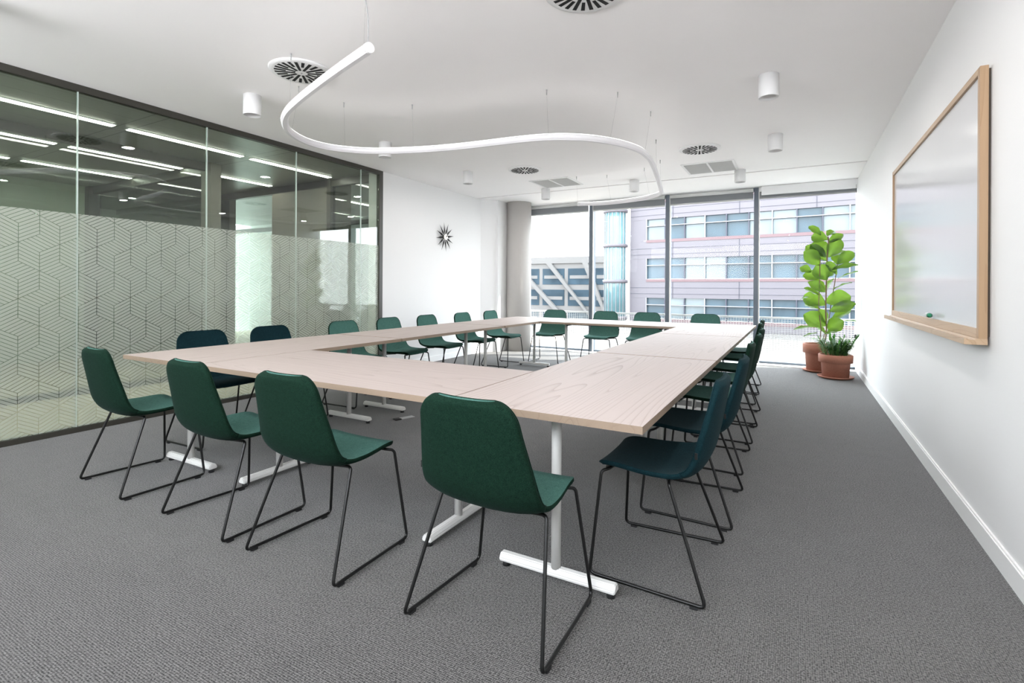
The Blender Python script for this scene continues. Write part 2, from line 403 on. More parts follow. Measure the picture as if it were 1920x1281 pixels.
# roller blinds
def blind(a, b, low, label, white):
    t = thing('roller_blind', label, 'blind', ((a+b)/2, 9.06, ZC), 0, 'roller blinds rolled up over the windows')
    h = (b-a)/2-.045
    bm = bmesh.new(); cyl(bm, (-h, 0, -.045), (h, 0, -.045), .03 if not white else .04, seg=20)
    obj('roller', bm, M['lgrey'] if not white else M['whitep'], t)
    obj('blind_fabric', mkbox(-h, h, .022, .026, low-ZC, -.05), M['blindfab'], t)
    obj('bottom_bar', mkbox(-h, h, .016, .032, low-ZC-.012, low-ZC+.012), M['lgrey'] if not white else M['grey'], t)
    return t
def blindmat():
    m, nt, out = new_mat('blind_fabric')
    df = N(nt, 'ShaderNodeBsdfDiffuse'); df.inputs[0].default_value = (.30, .31, .32, 1)
    tl = N(nt, 'ShaderNodeBsdfTranslucent'); tl.inputs[0].default_value = (.22, .23, .25, 1)
    ms = N(nt, 'ShaderNodeMixShader'); ms.inputs[0].default_value = .35; L(nt, df.outputs[0], ms.inputs[1]); L(nt, tl.outputs[0], ms.inputs[2]); L(nt, ms.outputs[0], out.inputs[0]); return m
M['blindfab'] = blindmat()
blind(cuts[0], cuts[1], 2.655, 'grey roller blind above the pane beside the round column', False)
blind(cuts[1], cuts[2], 2.66, 'grey roller blind above the second pane from the column', False)
blind(cuts[2], cuts[3], 2.665, 'grey roller blind above the third pane from the column', False)
t4 = blind(cuts[3], cuts[4]+.04, 2.665, 'roller blind with pale cassette above the pane behind the plants', True)
obj('cassette', mkbox(-.62, .66, -.05, .0, -.14, -.004), M['whitep'], t4)
bm = bmesh.new()
for k in range(100): 
    z = -.1-k*.022; cyl(bm, (.635, -.075, z), (.635, -.075, z-.012), .0032, seg=6)
ch = obj('bead_chain', bm, M['blackm'], t4)
obj('chain_weight', lathe(bmesh.new(), [(.006, -.03), (.016, -.02), (.016, .02), (.006, .03)], (.635, -.075, -2.33), 12), M['blackm'], t4)

# ------------------------------------------------------------------ glass partition on the left
gp = sempty('wall_partition', 'glass partition with patterned frosted film towards the corridor')
ys = [YB, -.195, .85, 1.893, 2.941, 3.983, 5.002, 5.335]
bm = mkbox(XL-.05, XL+.012, YB, 5.40, ZC-.055, ZC+.01); obj('top_rail', bm, M['dark'], gp)
bm = mkbox(XL-.05, XL+.012, YB, 5.40, 0, .042); obj('bottom_rail', bm, M['dark'], gp)
bm = mkbox(XL-.05, XL+.012, 5.335, 5.40, .042, ZC-.055); obj('end_post', bm, M['dark'], gp)
for a, b in zip(ys, ys[1:]):
    g = obj('glass_pane', mkbox(XL-.022, XL-.010, a+.002, b-.002, .042, ZC-.055), M['pglass'], gp)
    bm = bmesh.new()
    vs = [bm.verts.new(c) for c in ((XL-.006, a+.002, .044), (XL-.006, b-.002, .044), (XL-.006, b-.002, 1.792), (XL-.006, a+.002, 1.792))]
    bm.faces.new(vs); obj('frosted_film', bm, M['film'], g)
    if b < 5.3: obj('glass_joint', mkbox(XL-.024, XL-.006, b-.004, b+.004, .042, ZC-.055), M['jglass'], gp)

# ------------------------------------------------------------------ offices beyond the partition
def panelceil():
    m, nt, out = new_mat('metal_ceiling_panels')
    p = N(nt, 'ShaderNodeBsdfPrincipled'); p.inputs['Roughness'].default_value = .35; p.inputs['Metallic'].default_value = .5
    t = N(nt, 'ShaderNodeTexCoord'); sp = N(nt, 'ShaderNodeSeparateXYZ'); L(nt, t.outputs['Object'], sp.inputs[0])
    a = math_(nt, 'FLOORED_MODULO', math_(nt, 'ADD', sp.outputs['X'], 20), .28); b = math_(nt, 'FLOORED_MODULO', math_(nt, 'SUBTRACT', sp.outputs['Y'], 2.57), 1.39)
    l1 = math_(nt, 'LESS_THAN', a, .010); l2 = math_(nt, 'LESS_THAN', b, .010); l3 = math_(nt, 'COMPARE', b, .13, .006)
    ln = math_(nt, 'MAXIMUM', math_(nt, 'MAXIMUM', math_(nt, 'MULTIPLY', l1, .6), l2), l3)
    mx = N(nt, 'ShaderNodeMix', data_type='RGBA'); mx.inputs[6].default_value = (.30, .305, .29, 1); mx.inputs[7].default_value = (.08, .08, .08, 1)
    L(nt, ln, mx.inputs[0]); L(nt, mx.outputs[2], p.inputs['Base Color']); L(nt, p.outputs[0], out.inputs[0]); return m
M['panel'] = panelceil()
M['corrfloor'] = plain('beige_corridor_floor', (.62, .53, .43), .6, var=.1, bscale=40)
M['taupe'] = plain('taupe_panel', (.16, .145, .125), .6, var=.05)
M['sage'] = plain('pale_sage_wall', (.42, .47, .38), .8, var=.03)
struct('floor_corridor', mkbox(XF, XL-.05, YB, 12, -.12, 0), M['corrfloor'], label='pale corridor floor beyond the glass')
struct('ceiling_corridor', mkbox(XF, XL-.05, YB, 9, ZC, ZC+.1), M['panel'], label='grey metal panel ceiling beyond the glass')
# second glazed partition across the corridor and its return
g2 = sempty('wall_corridor', 'dark framed glass partition across the corridor')
obj('header', mkbox(-6.96, -6.88, YB, 3.99, ZC-.10, ZC), M['dark'], g2)
obj('bottom_rail', mkbox(-6.96, -6.88, YB, 3.99, 0, .06), M['dark'], g2)
obj('post', mkbox(-7.02, -6.80, 3.93, 4.07, 0, ZC), M['taupe'], g2)
obj('glass_pane', mkbox(-6.925, -6.915, YB, 3.93, .06, ZC-.10), M['qglass'], g2)
obj('header', mkbox(-10.3, -6.96, 3.95, 4.03, ZC-.12, ZC), M['dark'], g2)
obj('glass_pane', mkbox(-10.3, -7.02, 3.985, 3.995, .06, ZC-.12), M['qglass'], g2)
obj('post', mkbox(-10.35, -10.2, 3.9, 4.05, 0, ZC), M['dark'], g2)
struct('wall_office_far', mkbox(-10.6, -10.35, YB, 4.05, 0, ZC), M['sage'], label='pale green wall of the office beyond the corridor')
# end of the corridor: header, taupe column, bright glazing either side
g3 = sempty('wall_corridor_end', 'glazed end of the corridor with a taupe column')
obj('header', mkbox(-12.9, XL-.05, 5.42, 5.50, ZC-.11, ZC), M['dark'], g3)
obj('column', mkbox(-7.62, -6.30, 5.42, 5.9, 0, ZC), M['taupe'], g3); obj('panel', mkbox(-12.9, -8.9, 5.48, 5.6, 0, ZC), M['taupe'], g3)
obj('post', mkbox(-6.30, -6.22, 5.41, 5.51, 0, ZC), M['dark'], g3)
obj('glass_pane', mkbox(-6.22, XL-.07, 5.455, 5.465, 0, ZC-.11), M['qglass'], g3)
obj('glass_pane', mkbox(-12.9, -7.62, 5.455, 5.465, 0, ZC-.11), M['qglass'], g3)
obj('transom', mkbox(-12.9, -7.62, 7.9, 7.95, ZC-.3, ZC-.2), M['dark'], g3)
M['officewhite'] = plain('white_office_wall', (.36, .38, .365), .8, var=.02)
struct('wall_office_back', mkbox(-13, XL-.05, YB-.15, YB, 0, ZC), M['sage'], label='unseen wall added to keep daylight out of the corridor behind the camera')  # added out of view to keep daylight out of the corridor
struct('wall_office_side', mkbox(-13.1, -13, YB, 5.6, 0, ZC), M['sage'], label='far side wall added to keep daylight out of the office')  # added to darken the office by shutting out the sky
struct('wall_office_end', mkbox(-17, -5.45, 8.6, 8.7, -.1, 2.9), M['officewhite'], label='white end wall beyond the corridor')

# linear lights
M['lin'] = emis('linear_light_diffuser', (1, .94, .84), OFFICE_LIGHT)
lt = thing('linear_ceiling_light', '', 'ceiling light', (0, 0, 0))
obj('light_frame', mkbox(-.052, .052, -.635, .635, -.006, .02), M['white'], lt)
obj('diffuser', mkbox(-.042, .042, -.625, .625, -.010, -.0062), M['lin'], lt)
n = 0
words = {-6.12: 'in the corridor ceiling', -7.5: 'in the office across the corridor', -8.9: 'in the back row of the office'}
for X in (-6.12, -7.5, -8.9):
    for k, Y in enumerate((.528, 1.918, 3.3, 4.68, 6.9)):
        if X < -8 and k in (3, 4): continue
        where = ('nearest the camera', 'second from the camera', 'third from the camera', 'fourth, before the corridor end', 'beyond the corridor end')[k]
        place(lt, n == 0, (X, Y, ZC), 0, 'linear light %s, %s' % (words[X], where), 'linear lights beyond the glass partition'); n += 1

# ------------------------------------------------------------------ tables
TW, TT, TH = .83, .027, .74
def make_table():
    t = thing('meeting_table', '', 'table')
    l2, w2 = .5, TW/2         # unit length, scaled copies are avoided: tabletop is made per length
    return t
def build_table(label, cx, cy, length, rz, group='whitened ash tables set in a rectangle', width=TW):
    t = thing('meeting_table', label, 'table', (cx, cy, 0), rz, group)
    h, w2 = length/2, width/2
    bm = mkbox(-h, h, -w2, w2, TH-TT, TH)
    for f in bm.faces: f.material_index = 0 if f.normal.z > .5 or abs(f.calc_center_median().z-TH) < 1e-4 else 1
    obj('tabletop', bm, [M['ash'], M['ashedge']], t)
    for s in (-1, 1):
        x = s*(h-.215)
        bm = bmesh.new(); cyl(bm, (x, 0, .05), (x, 0, TH-TT-.03), .0205, seg=24)
        box(bm, x-.035, x+.035, -.05, .05, TH-TT-.03, TH-TT-.012, bev=.004)
        leg = obj('leg', bm, M['white'], t)
        # foot: rounded bar with sloping shoulders
        bm = bmesh.new()
        sec = [(-.026, .022), (-.027, .036), (-.014, .056), (.014, .056), (.027, .036), (.026, .022)]
        A = [bm.verts.new((x+a, -.258, b)) for a, b in sec]; B = [bm.verts.new((x+a, .258, b)) for a, b in sec]
        bm.faces.new(A); bm.faces.new(B[::-1])
        for i in range(6): bm.faces.new([A[i], B[i], B[(i+1) % 6], A[(i+1) % 6]])
        bmesh.ops.bevel(bm, geom=bm.edges[:], offset=.004, segments=2, affect='EDGES')
        ft = obj('foot', bm, M['white'], leg)
        for e in (-.235, .235):
            bm = bmesh.new(); cyl(bm, (x, e, 0), (x, e, .024), .018, .014, seg=14); obj('glide', bm, M['blackm'], leg)
        bm = bmesh.new(); box(bm, x-.03, x+.03, -.19, .19, TH-TT-.012, TH-TT, bev=.003)
        box(bm, x-.05*s-.02, x-.05*s+.02, -.09, .05, TH-TT-.045, TH-TT-.0125, bev=.008)
        obj('fold_bracket', bm, M['blackm'], t)
    bm = bmesh.new()
    for y in (-.12, .12): box(bm, -h+.25, h-.25, y-.015, y+.015, TH-TT-.028, TH-TT-.001)
    obj('under_rail', bm, M['blackm'], t)
    return t
x0, x1, x2, x3 = -.450, -1.275, -3.118, -3.965
yt = [1.710, 3.530, 5.395, 7.265]
g = .009
for k, wd in enumerate(('near right corner of the table rectangle, strong cathedral grain', 'middle of the right side of the table rectangle', 'far right corner of the table rectangle, by the plants')):
    a, b = yt[k]+(g if k else 0), yt[k+1]-g
    build_table('pale wood table at the '+wd, (x0+x1)/2, (a+b)/2, b-a, pi/2, width=x0-x1-.001)
for k, wd in enumerate(('near left corner of the table rectangle, by the frosted glass', 'middle of the left side of the table rectangle', 'far left corner of the table rectangle, by the round column')):
    a, b = yt[k]+(g if k else 0), yt[k+1]-g
    build_table('pale wood table at the '+wd, (x2+x3)/2, (a+b)/2, b-a, pi/2, width=x2-x3-.001)
tf = build_table('pale wood table joining the two near corner tables', (x1+x2)/2, yt[0]+TW/2, x1-x2-.010, 0)
build_table('pale wood table joining the two far corner tables', (x1+x2)/2, yt[3]-TW/2-.06, x1-x2-.006, 0)

# ------------------------------------------------------------------ chairs
def sstep(a, b, x):
    t = min(1, max(0, (x-a)/(b-a))); return t*t*(3-2*t)
def chair(fabric_name, fm, fi):
    t = thing('side_chair', '', 'chair')
    # side profile of the inner surface, from seat front edge round to the top of the back (y forward)
    prof = catmull([(0, .216, .440), (0, .205, .460), (0, .16, .470), (0, .06, .466), (0, -.04, .458), (0, -.11, .458), (0, -.165, .481),
                    (0, -.198, .535), (0, -.217, .61), (0, -.234, .70), (0, -.249, .78), (0, -.256, .822), (0, -.259, .840)], 6)
    ds = [0]
    for a, b in zip(prof, prof[1:]): ds.append(ds[-1]+(b-a).length)
    tot = ds[-1]; n = len(prof)
    def halfw(s):
        f = s/tot
        w = .208+.032*sstep(.05, .42, f)-.048*sstep(.50, 1, f)
        r1, r2 = .075, .080
        if s < r1: w -= r1-sqrt(max(0, r1*r1-(r1-s)**2))
        e = tot-s
        if e < r2: w -= r2-sqrt(max(0, r2*r2-(r2-e)**2))
        return w
    rows = []
    NU = 14
    for i in range(n):
        s = ds[i]; w = max(.04, halfw(s))
        T = (prof[min(i+1, n-1)]-prof[max(i-1, 0)]).normalized()
        Nn = Vector((0, -T.z, T.y))                      # inner-side normal (up on seat, forward on back)
        if Nn.z < 0 and i < n//3: Nn = -Nn
        inner = Vector((0, T.z, -T.y)) if Vector((0, T.z, -T.y)).z > 0 or i > n//2 else Nn
        # choose normal pointing up/forward
        if inner.dot(Vector((0, .6, .8))) < 0: inner = -inner
        cup = .006+.016*sstep(.2, .5, s/tot)*(1-sstep(.62, .95, s/tot))+.004*sstep(.5, 1, s/tot)
        f = s/tot
        th = .030*min(1, (.8 if s < tot/2 else .5)+min(s, tot-s)/.03)
        ring = []
        for k in range(NU+1):
            u = -1+2*k/NU; uu = sin(u*pi/2)
            off = cup*abs(uu)**2.4
            ring.append(prof[i]+Vector((w*uu, 0, 0))+inner*(off))
        low = []
        for k in range(NU+1):
            u = 1-2*k/NU; uu = sin(u*pi/2)
            off = cup*abs(uu)**2.4
            low.append(prof[i]+Vector(((w-.003)*uu, 0, 0))+inner*(off-th*(.66+.34*(1-abs(uu)**5))))
        e0 = (ring[-1]+low[0])/2+Vector((.004, 0, 0)); e1 = (ring[0]+low[-1])/2-Vector((.004, 0, 0))
        rows.append(ring+[e0]+low+[e1])
    cut = next(i for i in range(n) if ds[i]/tot > .47)
    def part(name, a, b, capa, capb):
        bm = bmesh.new(); R = [[bm.verts.new(v) for v in rows[i]] for i in range(a, b+1)]
        m = len(R[0])
        for A, B in zip(R, R[1:]):
            for k in range(m):
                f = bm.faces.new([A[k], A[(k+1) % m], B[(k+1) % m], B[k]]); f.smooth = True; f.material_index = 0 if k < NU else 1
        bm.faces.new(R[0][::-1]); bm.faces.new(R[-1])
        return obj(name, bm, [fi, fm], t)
    seat = part('seat', 0, cut, 1, 1); back = part('backrest', cut, n-1, 1, 1)
    # seam piping where inner and outer faces meet
    bm = bmesh.new()
    edge = [rows[i][0]+Vector((-.0005, 0, 0)) for i in range(cut, n)]+[rows[n-1][k] for k in range(1, NU)]+[rows[i][NU]+Vector((.0005, 0, 0)) for i in range(n-1, cut-1, -1)]
    tube(bm, edge, .0022, 6); obj('piping', bm, fm, back)
    q = min((r_[-1] for r_ in rows[cut:]), key=lambda v: abs(v.z-.565))
    obj('fabric_tag', mkbox(q.x-.003, q.x+.004, q.y-.005, q.y+.005, q.z-.012, q.z+.012), M['void'], back)
    R = .0069
    for sx_ in (-1, 1):
        pts = [(sx_*.05, -.085, .421), (sx_*.205, -.085, .434), (sx_*.222, -.090, .428), (sx_*.281, -.238, .0145), (sx_*.262, .226, .0145), (sx_*.205, .196, .428), (sx_*.18, .170, .434), (sx_*.05, .160, .432)]
        P = fillet(pts, .026, 6)
        bm = tube(bmesh.new(), P, R, 10); leg = obj('sled_leg', bm, M['black'], t)
        for yy, ln in ((-.195, .03), (.185, .03)):
            xx = sx_*(.281+(.262-.281)*(yy+.238)/.464)
            obj('glide', mkbox(xx-.007, xx+.007, yy-ln/2, yy+ln/2, 0, .011), M['blackm'], leg)
    bm = bmesh.new(); box(bm, -.07, .07, -.10, .17, .424, .437, bev=.003)
    obj('mounting_plate', bm, M['blackm'], t)
    return t
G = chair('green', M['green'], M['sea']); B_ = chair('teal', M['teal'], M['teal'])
used = {'g': False, 't': False}
def put(kind, x, y, rz, label, group):
    pr = G if kind == 'g' else B_
    place(pr, not used[kind], (x, y, 0), rz, label, group); used[kind] = True
# front row faces +Y (away from the camera)
gf = 'green chairs along the near side of the tables'
put('g', -.955, 1.655, radians(-1), 'green chair nearest the camera, its back to us at the near right corner table', gf)
put('g', -1.880, 1.650, radians(0), 'green chair with back to us, second from the right on the near side', gf)
put('g', -2.600, 1.650, radians(-2), 'green chair with back to us, third from the right on the near side', gf)
put('g', -3.545, 1.650, radians(-3), 'green chair at the near left end, in front of the frosted glass', gf)
# right row faces -X
rr = [(2.287, -.289, 't', 'dark teal chair nearest on the right side, its whole seat in view'), (3.007, -.268, 't', 'dark teal chair second along the right side, behind the nearest one'),
      (3.848, -.290, 'g', 'green chair third along the right side'), (4.603, -.287, 'g', 'green chair fourth along the right side'),
      (5.251, -.301, 'g', 'green chair fifth along the right side'), (6.098, -.359, 'g', 'green chair sixth along the right side'),
      (6.745, -.375, 'g', 'green chair last along the right side, nearest the windows')]
for y, xr, k, lb in rr: put(k, xr-.238, y, pi/2, lb, 'dark teal chairs on the right side' if k == 't' else 'green chairs on the right side')
# left row faces +X
ll = [(2.393, 't', 'dark teal chair nearest on the left side, before the frosted glass'), (3.01, 't', 'dark teal chair second along the left side, before the frosted glass'),
      (3.875, 'g', 'green chair third along the left side, before the end of the glass'), (4.60, 'g', 'green chair fourth along the left side, at the corner of glass and white wall'),
      (5.324, 'g', 'green chair fifth along the left side, left of below the clock'), (6.10, 'g', 'green chair sixth along the left side, under the clock'),
      (6.88, 'g', 'green chair last along the left side, nearest the column')]
for y, k, lb in ll: put(k, -4.03 if y in (4.60, 5.324) else -4.0, y, -pi/2, lb, 'dark teal chairs on the left side' if k == 't' else 'green chairs on the left side')
# far row faces -Y
for x, lb in ((-3.53, 'green chair on the far side nearest the round column'), (-2.65, 'green chair on the far side, second from the column'),
              (-1.99, 'green chair on the far side, third from the column'), (-1.15, 'green chair on the far side nearest the right corner')):
    put('g', x, 7.55, pi, lb, 'green chairs along the window side')

# ------------------------------------------------------------------ suspended light tube
TZ = 2.46
path = [(-1.965, 1.955), (-2.28, 2.05), (-2.56, 2.142), (-2.92, 2.27), (-3.19, 2.385), (-3.40, 2.52), (-3.58, 2.70), (-3.69, 2.95), (-3.665, 3.18), (-3.50, 3.39), (-3.28, 3.52), (-2.94, 3.64),
        (-2.577, 3.715), (-2.161, 3.76), (-1.88, 3.805), (-1.678, 3.887), (-1.50, 4.03), (-1.342, 4.26), (-1.252, 4.52), (-1.235, 4.76), (-1.25, 5.0), (-1.33, 5.53), (-1.50, 6.50), (-1.58, 6.78), (-1.80, 7.0), (-2.1, 7.12), (-2.5, 7.17), (-2.85, 7.08)]
P = catmull([(a, b, TZ) for a, b in path], 6)
lg = thing('pendant_light_tube', 'long white serpentine light tube hanging from thin wires over the tables', 'pendant light', (0, 0, 0))
bm = tube(bmesh.new(), P, .0265, 20); M['opal'] = plain('opal_diffuser', (.70, .69, .71), .4, emit=(1, .97, .95), es=TUBE_EMIT, var=.01)
obj('tube_body', bm, M['opal'], lg)
# flat opal strip recessed along the underside
bm = bmesh.new(); ra = []; n = len(P)
for i in range(n):
    d = (P[min(i+1, n-1)]-P[max(i-1, 0)]).normalized(); s = Vector((d.y, -d.x, 0))
    ra.append([bm.verts.new(P[i]+s*k+Vector((0, 0, z))) for k, z in ((-.015, -.0235), (-.013, -.0282), (.013, -.0282), (.015, -.0235))])
for A, Bq in zip(ra, ra[1:]):
    for k in range(4): bm.faces.new([A[k], A[(k+1) % 4], Bq[(k+1) % 4], Bq[k]])
bm.faces.new(ra[0]); bm.faces.new(ra[-1][::-1])
obj('diffuser_strip', bm, M['opal'], lg)
bm = bmesh.new(); ra = []  # glowing strip added on top of the tube to brighten the ceiling
for i in range(n):
    d = (P[min(i+1, n-1)]-P[max(i-1, 0)]).normalized(); s = Vector((d.y, -d.x, 0))
    ra.append([bm.verts.new(P[i]+s*k+Vector((0, 0, z))) for k, z in ((-.010, .0247), (.010, .0247), (.010, .0272), (-.010, .0272))])
for A, Bq in zip(ra, ra[1:]):
    for k in range(4): bm.faces.new([A[k], A[(k+1) % 4], Bq[(k+1) % 4], Bq[k]])
obj('added_uplight_strip', bm, emis('added_uplight', (1, .97, .95), ADDED_UPLIGHT), lg)
bm = bmesh.new()
for e, f in ((0, 1), (-1, -2)):
    d = (P[e]-P[f]).normalized(); cyl(bm, P[e]-d*.01, P[e]+d*.012, .0285, .0275, 20)
obj('end_cap', bm, M['whitep'], lg)
anch = [(-3.12, 2.36), (-3.574, 2.778), (-3.526, 3.212), (-3.024, 3.543), (-1.814, 3.807), (-1.316, 4.141), (-1.189, 4.736), (-1.361, 5.663), (-1.527, 6.581), (-1.819, 6.917), (-2.405, 7.088), (-2.833, 6.982), (-2.0, 1.97)]
for ax, ay in anch:
    q = min(P, key=lambda v: (v.x-ax)**2+(v.y-ay)**2)
    bm = bmesh.new(); cyl(bm, (q.x, q.y, TZ+.02), (ax, ay, ZC-.03), .0006, seg=5)
    wi = obj('suspension_wire', bm, M['grey'], lg)
    bm = bmesh.new(); cyl(bm, (ax, ay, ZC-.045), (ax, ay, ZC), .003, .006, seg=10); obj('wire_anchor', bm, M['grey'], wi)
bm = tube(bmesh.new(), catmull([(-1.975, 1.96, TZ+.02), (-1.97, 1.955, TZ+.15), (-1.985, 1.945, TZ+.28), (-2.0, 1.94, ZC)], 5), .003, 8)
obj('power_cable', bm, M['grey'], lg)

# ------------------------------------------------------------------ ceiling fixtures
M['litcan'] = emis('lamp_disc', (1, .95, .88), .9)
dl = thing('ceiling_spotlight', '', 'ceiling light')
bm = bmesh.new(); lathe(bm, [(.0, -.12), (.050, -.12), (.064, -.172), (.070, -.172), (.072, -.168), (.072, 0), (.0, 0)], seg=40)
bmesh.ops.remove_doubles(bm, verts=bm.verts, dist=1e-5)
obj('can_body', bm, M['whitep'], dl)
bm = lathe(bmesh.new(), [(.0005, -.1215), (.047, -.1215), (.047, -.1205)], seg=30); obj('lamp_disc', bm, M['lgrey'], dl)
spots = [(-4.10, 2.722, 'nearest on the left, above the glass partition'), (-4.09, 4.33, 'second on the left, seen behind the light tube'), (-4.08, 5.985, 'third on the left, before the white clock wall'),
         (-3.646, 7.64, 'in the window row, nearest the column'), (-2.159, 7.64, 'in the window row, inside the loop of the light tube'), (-.686, 7.64, 'in the window row, overlapping the right air grille'),
         (-.195, 4.362, 'nearest on the right side'), (-.205, 6.08, 'second on the right side')]
for i, (x, y, wd) in enumerate(spots):
    place(dl, i == 0, (x, y, ZC), 0, 'white cylindrical ceiling spotlight, '+wd, 'white cylindrical ceiling spotlights')
added_cans = [(-4.1, 1.0, 'added over the near left corner, out of the view'), (-.2, 2.72, 'added above the near right table, out of the view'), (-.2, 1.0, 'added above the camera, out of the view'), (-2.15, 1.0, 'added above the near middle of the room, out of the view')]  # cans added out of view to carry extra fill lamps
for x, y, wd in added_cans:
    place(dl, False, (x, y, ZC), 0, 'white cylindrical ceiling spotlight, '+wd, 'white cylindrical ceiling spotlights')
for x, y, wd in spots+added_cans:  # fill lamp added under every can to brighten the room
    ld = bpy.data.lights.new('can_fill_lamp', 'AREA'); ld.shape = 'DISK'; ld.size = .10; ld.energy = LAMP_POWER; ld.color = (1, .97, .95)
    lo_ = bpy.data.objects.new('can_fill_lamp', ld); COL.objects.link(lo_); lo_.location = (x, y, ZC-.176)

def vent(x, y, label):
    t = thing('round_air_diffuser', label, 'air vent', (x, y, ZC), 0, 'round swirl air diffusers')
    R = .232
    bm = lathe(bmesh.new(), [(.0005, -.016), (.205, -.016), (R-.004, -.012), (R, -.006), (R, 0)], seg=64); obj('faceplate', bm, M['whitep'], t)
    bm = bmesh.new()
    for k in range(24):
        a = 2*pi*k/24+.05; r0, r1, w = ((.045, .192, .0115) if k % 2 == 0 else (.110, .192, .0115))
        b2 = bmesh.new(); vs = [b2.verts.new(v) for v in ((r0, -w*.8, 0), (r1, -w, 0), (r1, w, 0), (r0, w*.8, 0))]
        b2.faces.new(vs)
        r = bmesh.ops.extrude_face_region(b2, geom=b2.faces[:]); bmesh.ops.translate(b2, verts=[v for v in r['geom'] if isinstance(v, bmesh.types.BMVert)], vec=(0, 0, .003))
        merge(bm, b2, 0, Matrix.Translation((0, 0, -.0178)) @ Matrix.Rotation(a, 4, 'Z') @ Matrix.Rotation(.12, 4, 'Z'))
    obj('air_slots', bm, M['void'], t)
    bm = lathe(bmesh.new(), [(.0005, -.021), (.006, -.021), (.007, -.016)], seg=12); obj('centre_screw', bm, M['grey'], t)
    return t
vent(-3.30, 2.59, 'round slotted air diffuser near the left end of the light tube')
vent(-1.02, 2.62, 'round slotted air diffuser cut by the top edge of the view')
vent(-3.30, 6.24, 'small looking round air diffuser inside the far left of the ceiling')
vent(-1.0, 6.27, 'round air diffuser at the far right of the ceiling')
def grille(x0_, x1_, y0_, y1_, label):
    t = thing('square_air_grille', label, 'air vent', ((x0_+x1_)/2, (y0_+y1_)/2, ZC), 0, 'square double air grilles')
    a, b = (x1_-x0_)/2, (y1_-y0_)/2
    bm = bmesh.new()
    for q in ((-a, a, -b, -b+.03), (-a, a, b-.03, b), (-a, -a+.03, -b+.03, b-.03), (a-.03, a, -b+.03, b-.03), (-.012, .012, -b+.03, b-.03)): box(bm, *q, -.008, 0)
    obj('grille_frame', bm, M['whitep'], t)
    bm = bmesh.new()
    for k in range(46):
        yy = -b+.035+k*(2*b-.07)/45
        for xa, xb in ((-a+.03, -.012), (.012, a-.03)): box(bm, xa, xb, yy-.004, yy+.002, -.007, -.001)
    obj('louvre', bm, M['lgrey'], t)
    obj('backing', mkbox(-a+.03, a-.03, -b+.03, b-.03, -.002, 0), M['grey'], t)
grille(-3.60, -2.95, 6.93, 7.56, 'square white air grille nearer the column')
grille(-1.355, -.70, 6.97, 7.62, 'square white air grille nearer the plants')

# ------------------------------------------------------------------ clock
ck = thing('sunburst_clock', 'black and white sunburst wall clock with twelve tapering spokes', 'clock', (XL, 6.829, 2.045))
M['brass'] = plain('pale_metal', (.72, .68, .60), .3, metal=.6, var=.03)
b_ = bmesh.new(); cyl(b_, (0, 0, 0), (.055, 0, 0), .028, seg=20); obj('hub', b_, M['blackm'], ck)
for k in range(12):
    a = 2*pi*k/12+.13
    bm = bmesh.new(); c, s = cos(a), sin(a)
    def pt(r, wv, xx): return bm.verts.new((xx, c*r-s*wv, s*r+c*wv))
    root = [pt(.045, 0, .03), pt(.045, 0, .046)]
    mid = [pt(.10, -.017, .038), pt(.10, 0, .050), pt(.10, .017, .038), pt(.10, 0, .026)]
    tip = pt(.245, 0, .038)
    r0 = pt(.040, 0, .038)
    for i in range(4):
        bm.faces.new([mid[i], mid[(i+1) % 4], tip]); bm.faces.new([mid[(i+1) % 4], mid[i], r0])
    for v in root: bm.verts.remove(v)
    obj('spoke', bm, M['blackm'], ck)
b_ = bmesh.new(); cyl(b_, (.045, 0, 0), (.060, 0, 0), .052, .048, seg=32); obj('dial', b_, M['brass'], ck)
for a, l, w in ((radians(48), .075, .006), (radians(62), .05, .008)):
    bm = bmesh.new(); box(bm, .0605, .0625, -w/2, w/2, -.015, l); bmesh.ops.transform(bm, matrix=Matrix.Rotation(-a, 4, 'X'), verts=bm.verts); obj('hand', bm, M['blackm'], ck)

# ------------------------------------------------------------------ whiteboard
wbd = thing('whiteboard', 'large whiteboard in an oak frame with a tray on the right wall', 'whiteboard', (XR, 4.0, 1.57))
y0_, y1_, za, zb, xf = 3.112-4.0, 5.58-4.0, .982-1.57, 2.248-1.57, .737-XR
M['gloss'] = plain('whiteboard_enamel', (.66, .66, .67), .12, var=.005)
fw = .033
bm = bmesh.new(); box(bm, xf, xf+.032, y0_, y0_+fw, za, zb, bev=.0015); obj('frame_side', bm, M['oakz'], wbd)
bm = bmesh.new(); box(bm, xf, xf+.032, y1_-fw, y1_, za, zb, bev=.0015); obj('frame_side', bm, M['oakz'], wbd)
bm = bmesh.new(); box(bm, xf, xf+.032, y0_+fw, y1_-fw, zb-fw, zb, bev=.0015); obj('frame_rail', bm, M['oak'], wbd)
bm = bmesh.new(); box(bm, xf, xf+.032, y0_+fw, y1_-fw, za, za+.045, bev=.0015); obj('frame_rail', bm, M['oak'], wbd)
obj('writing_surface', mkbox(xf+.012, xf+.020, y0_+fw, y1_-fw, za+.045, zb-fw), M['gloss'], wbd)
obj('back_batten', mkbox(xf+.032, 0, y0_+.02, y1_-.02, za+.01, zb-.01), plain('shadow_gap_oak', (.06, .04, .025), .6), wbd)  # batten coloured dark to stand for the shadow gap behind the frame
bm = bmesh.new()
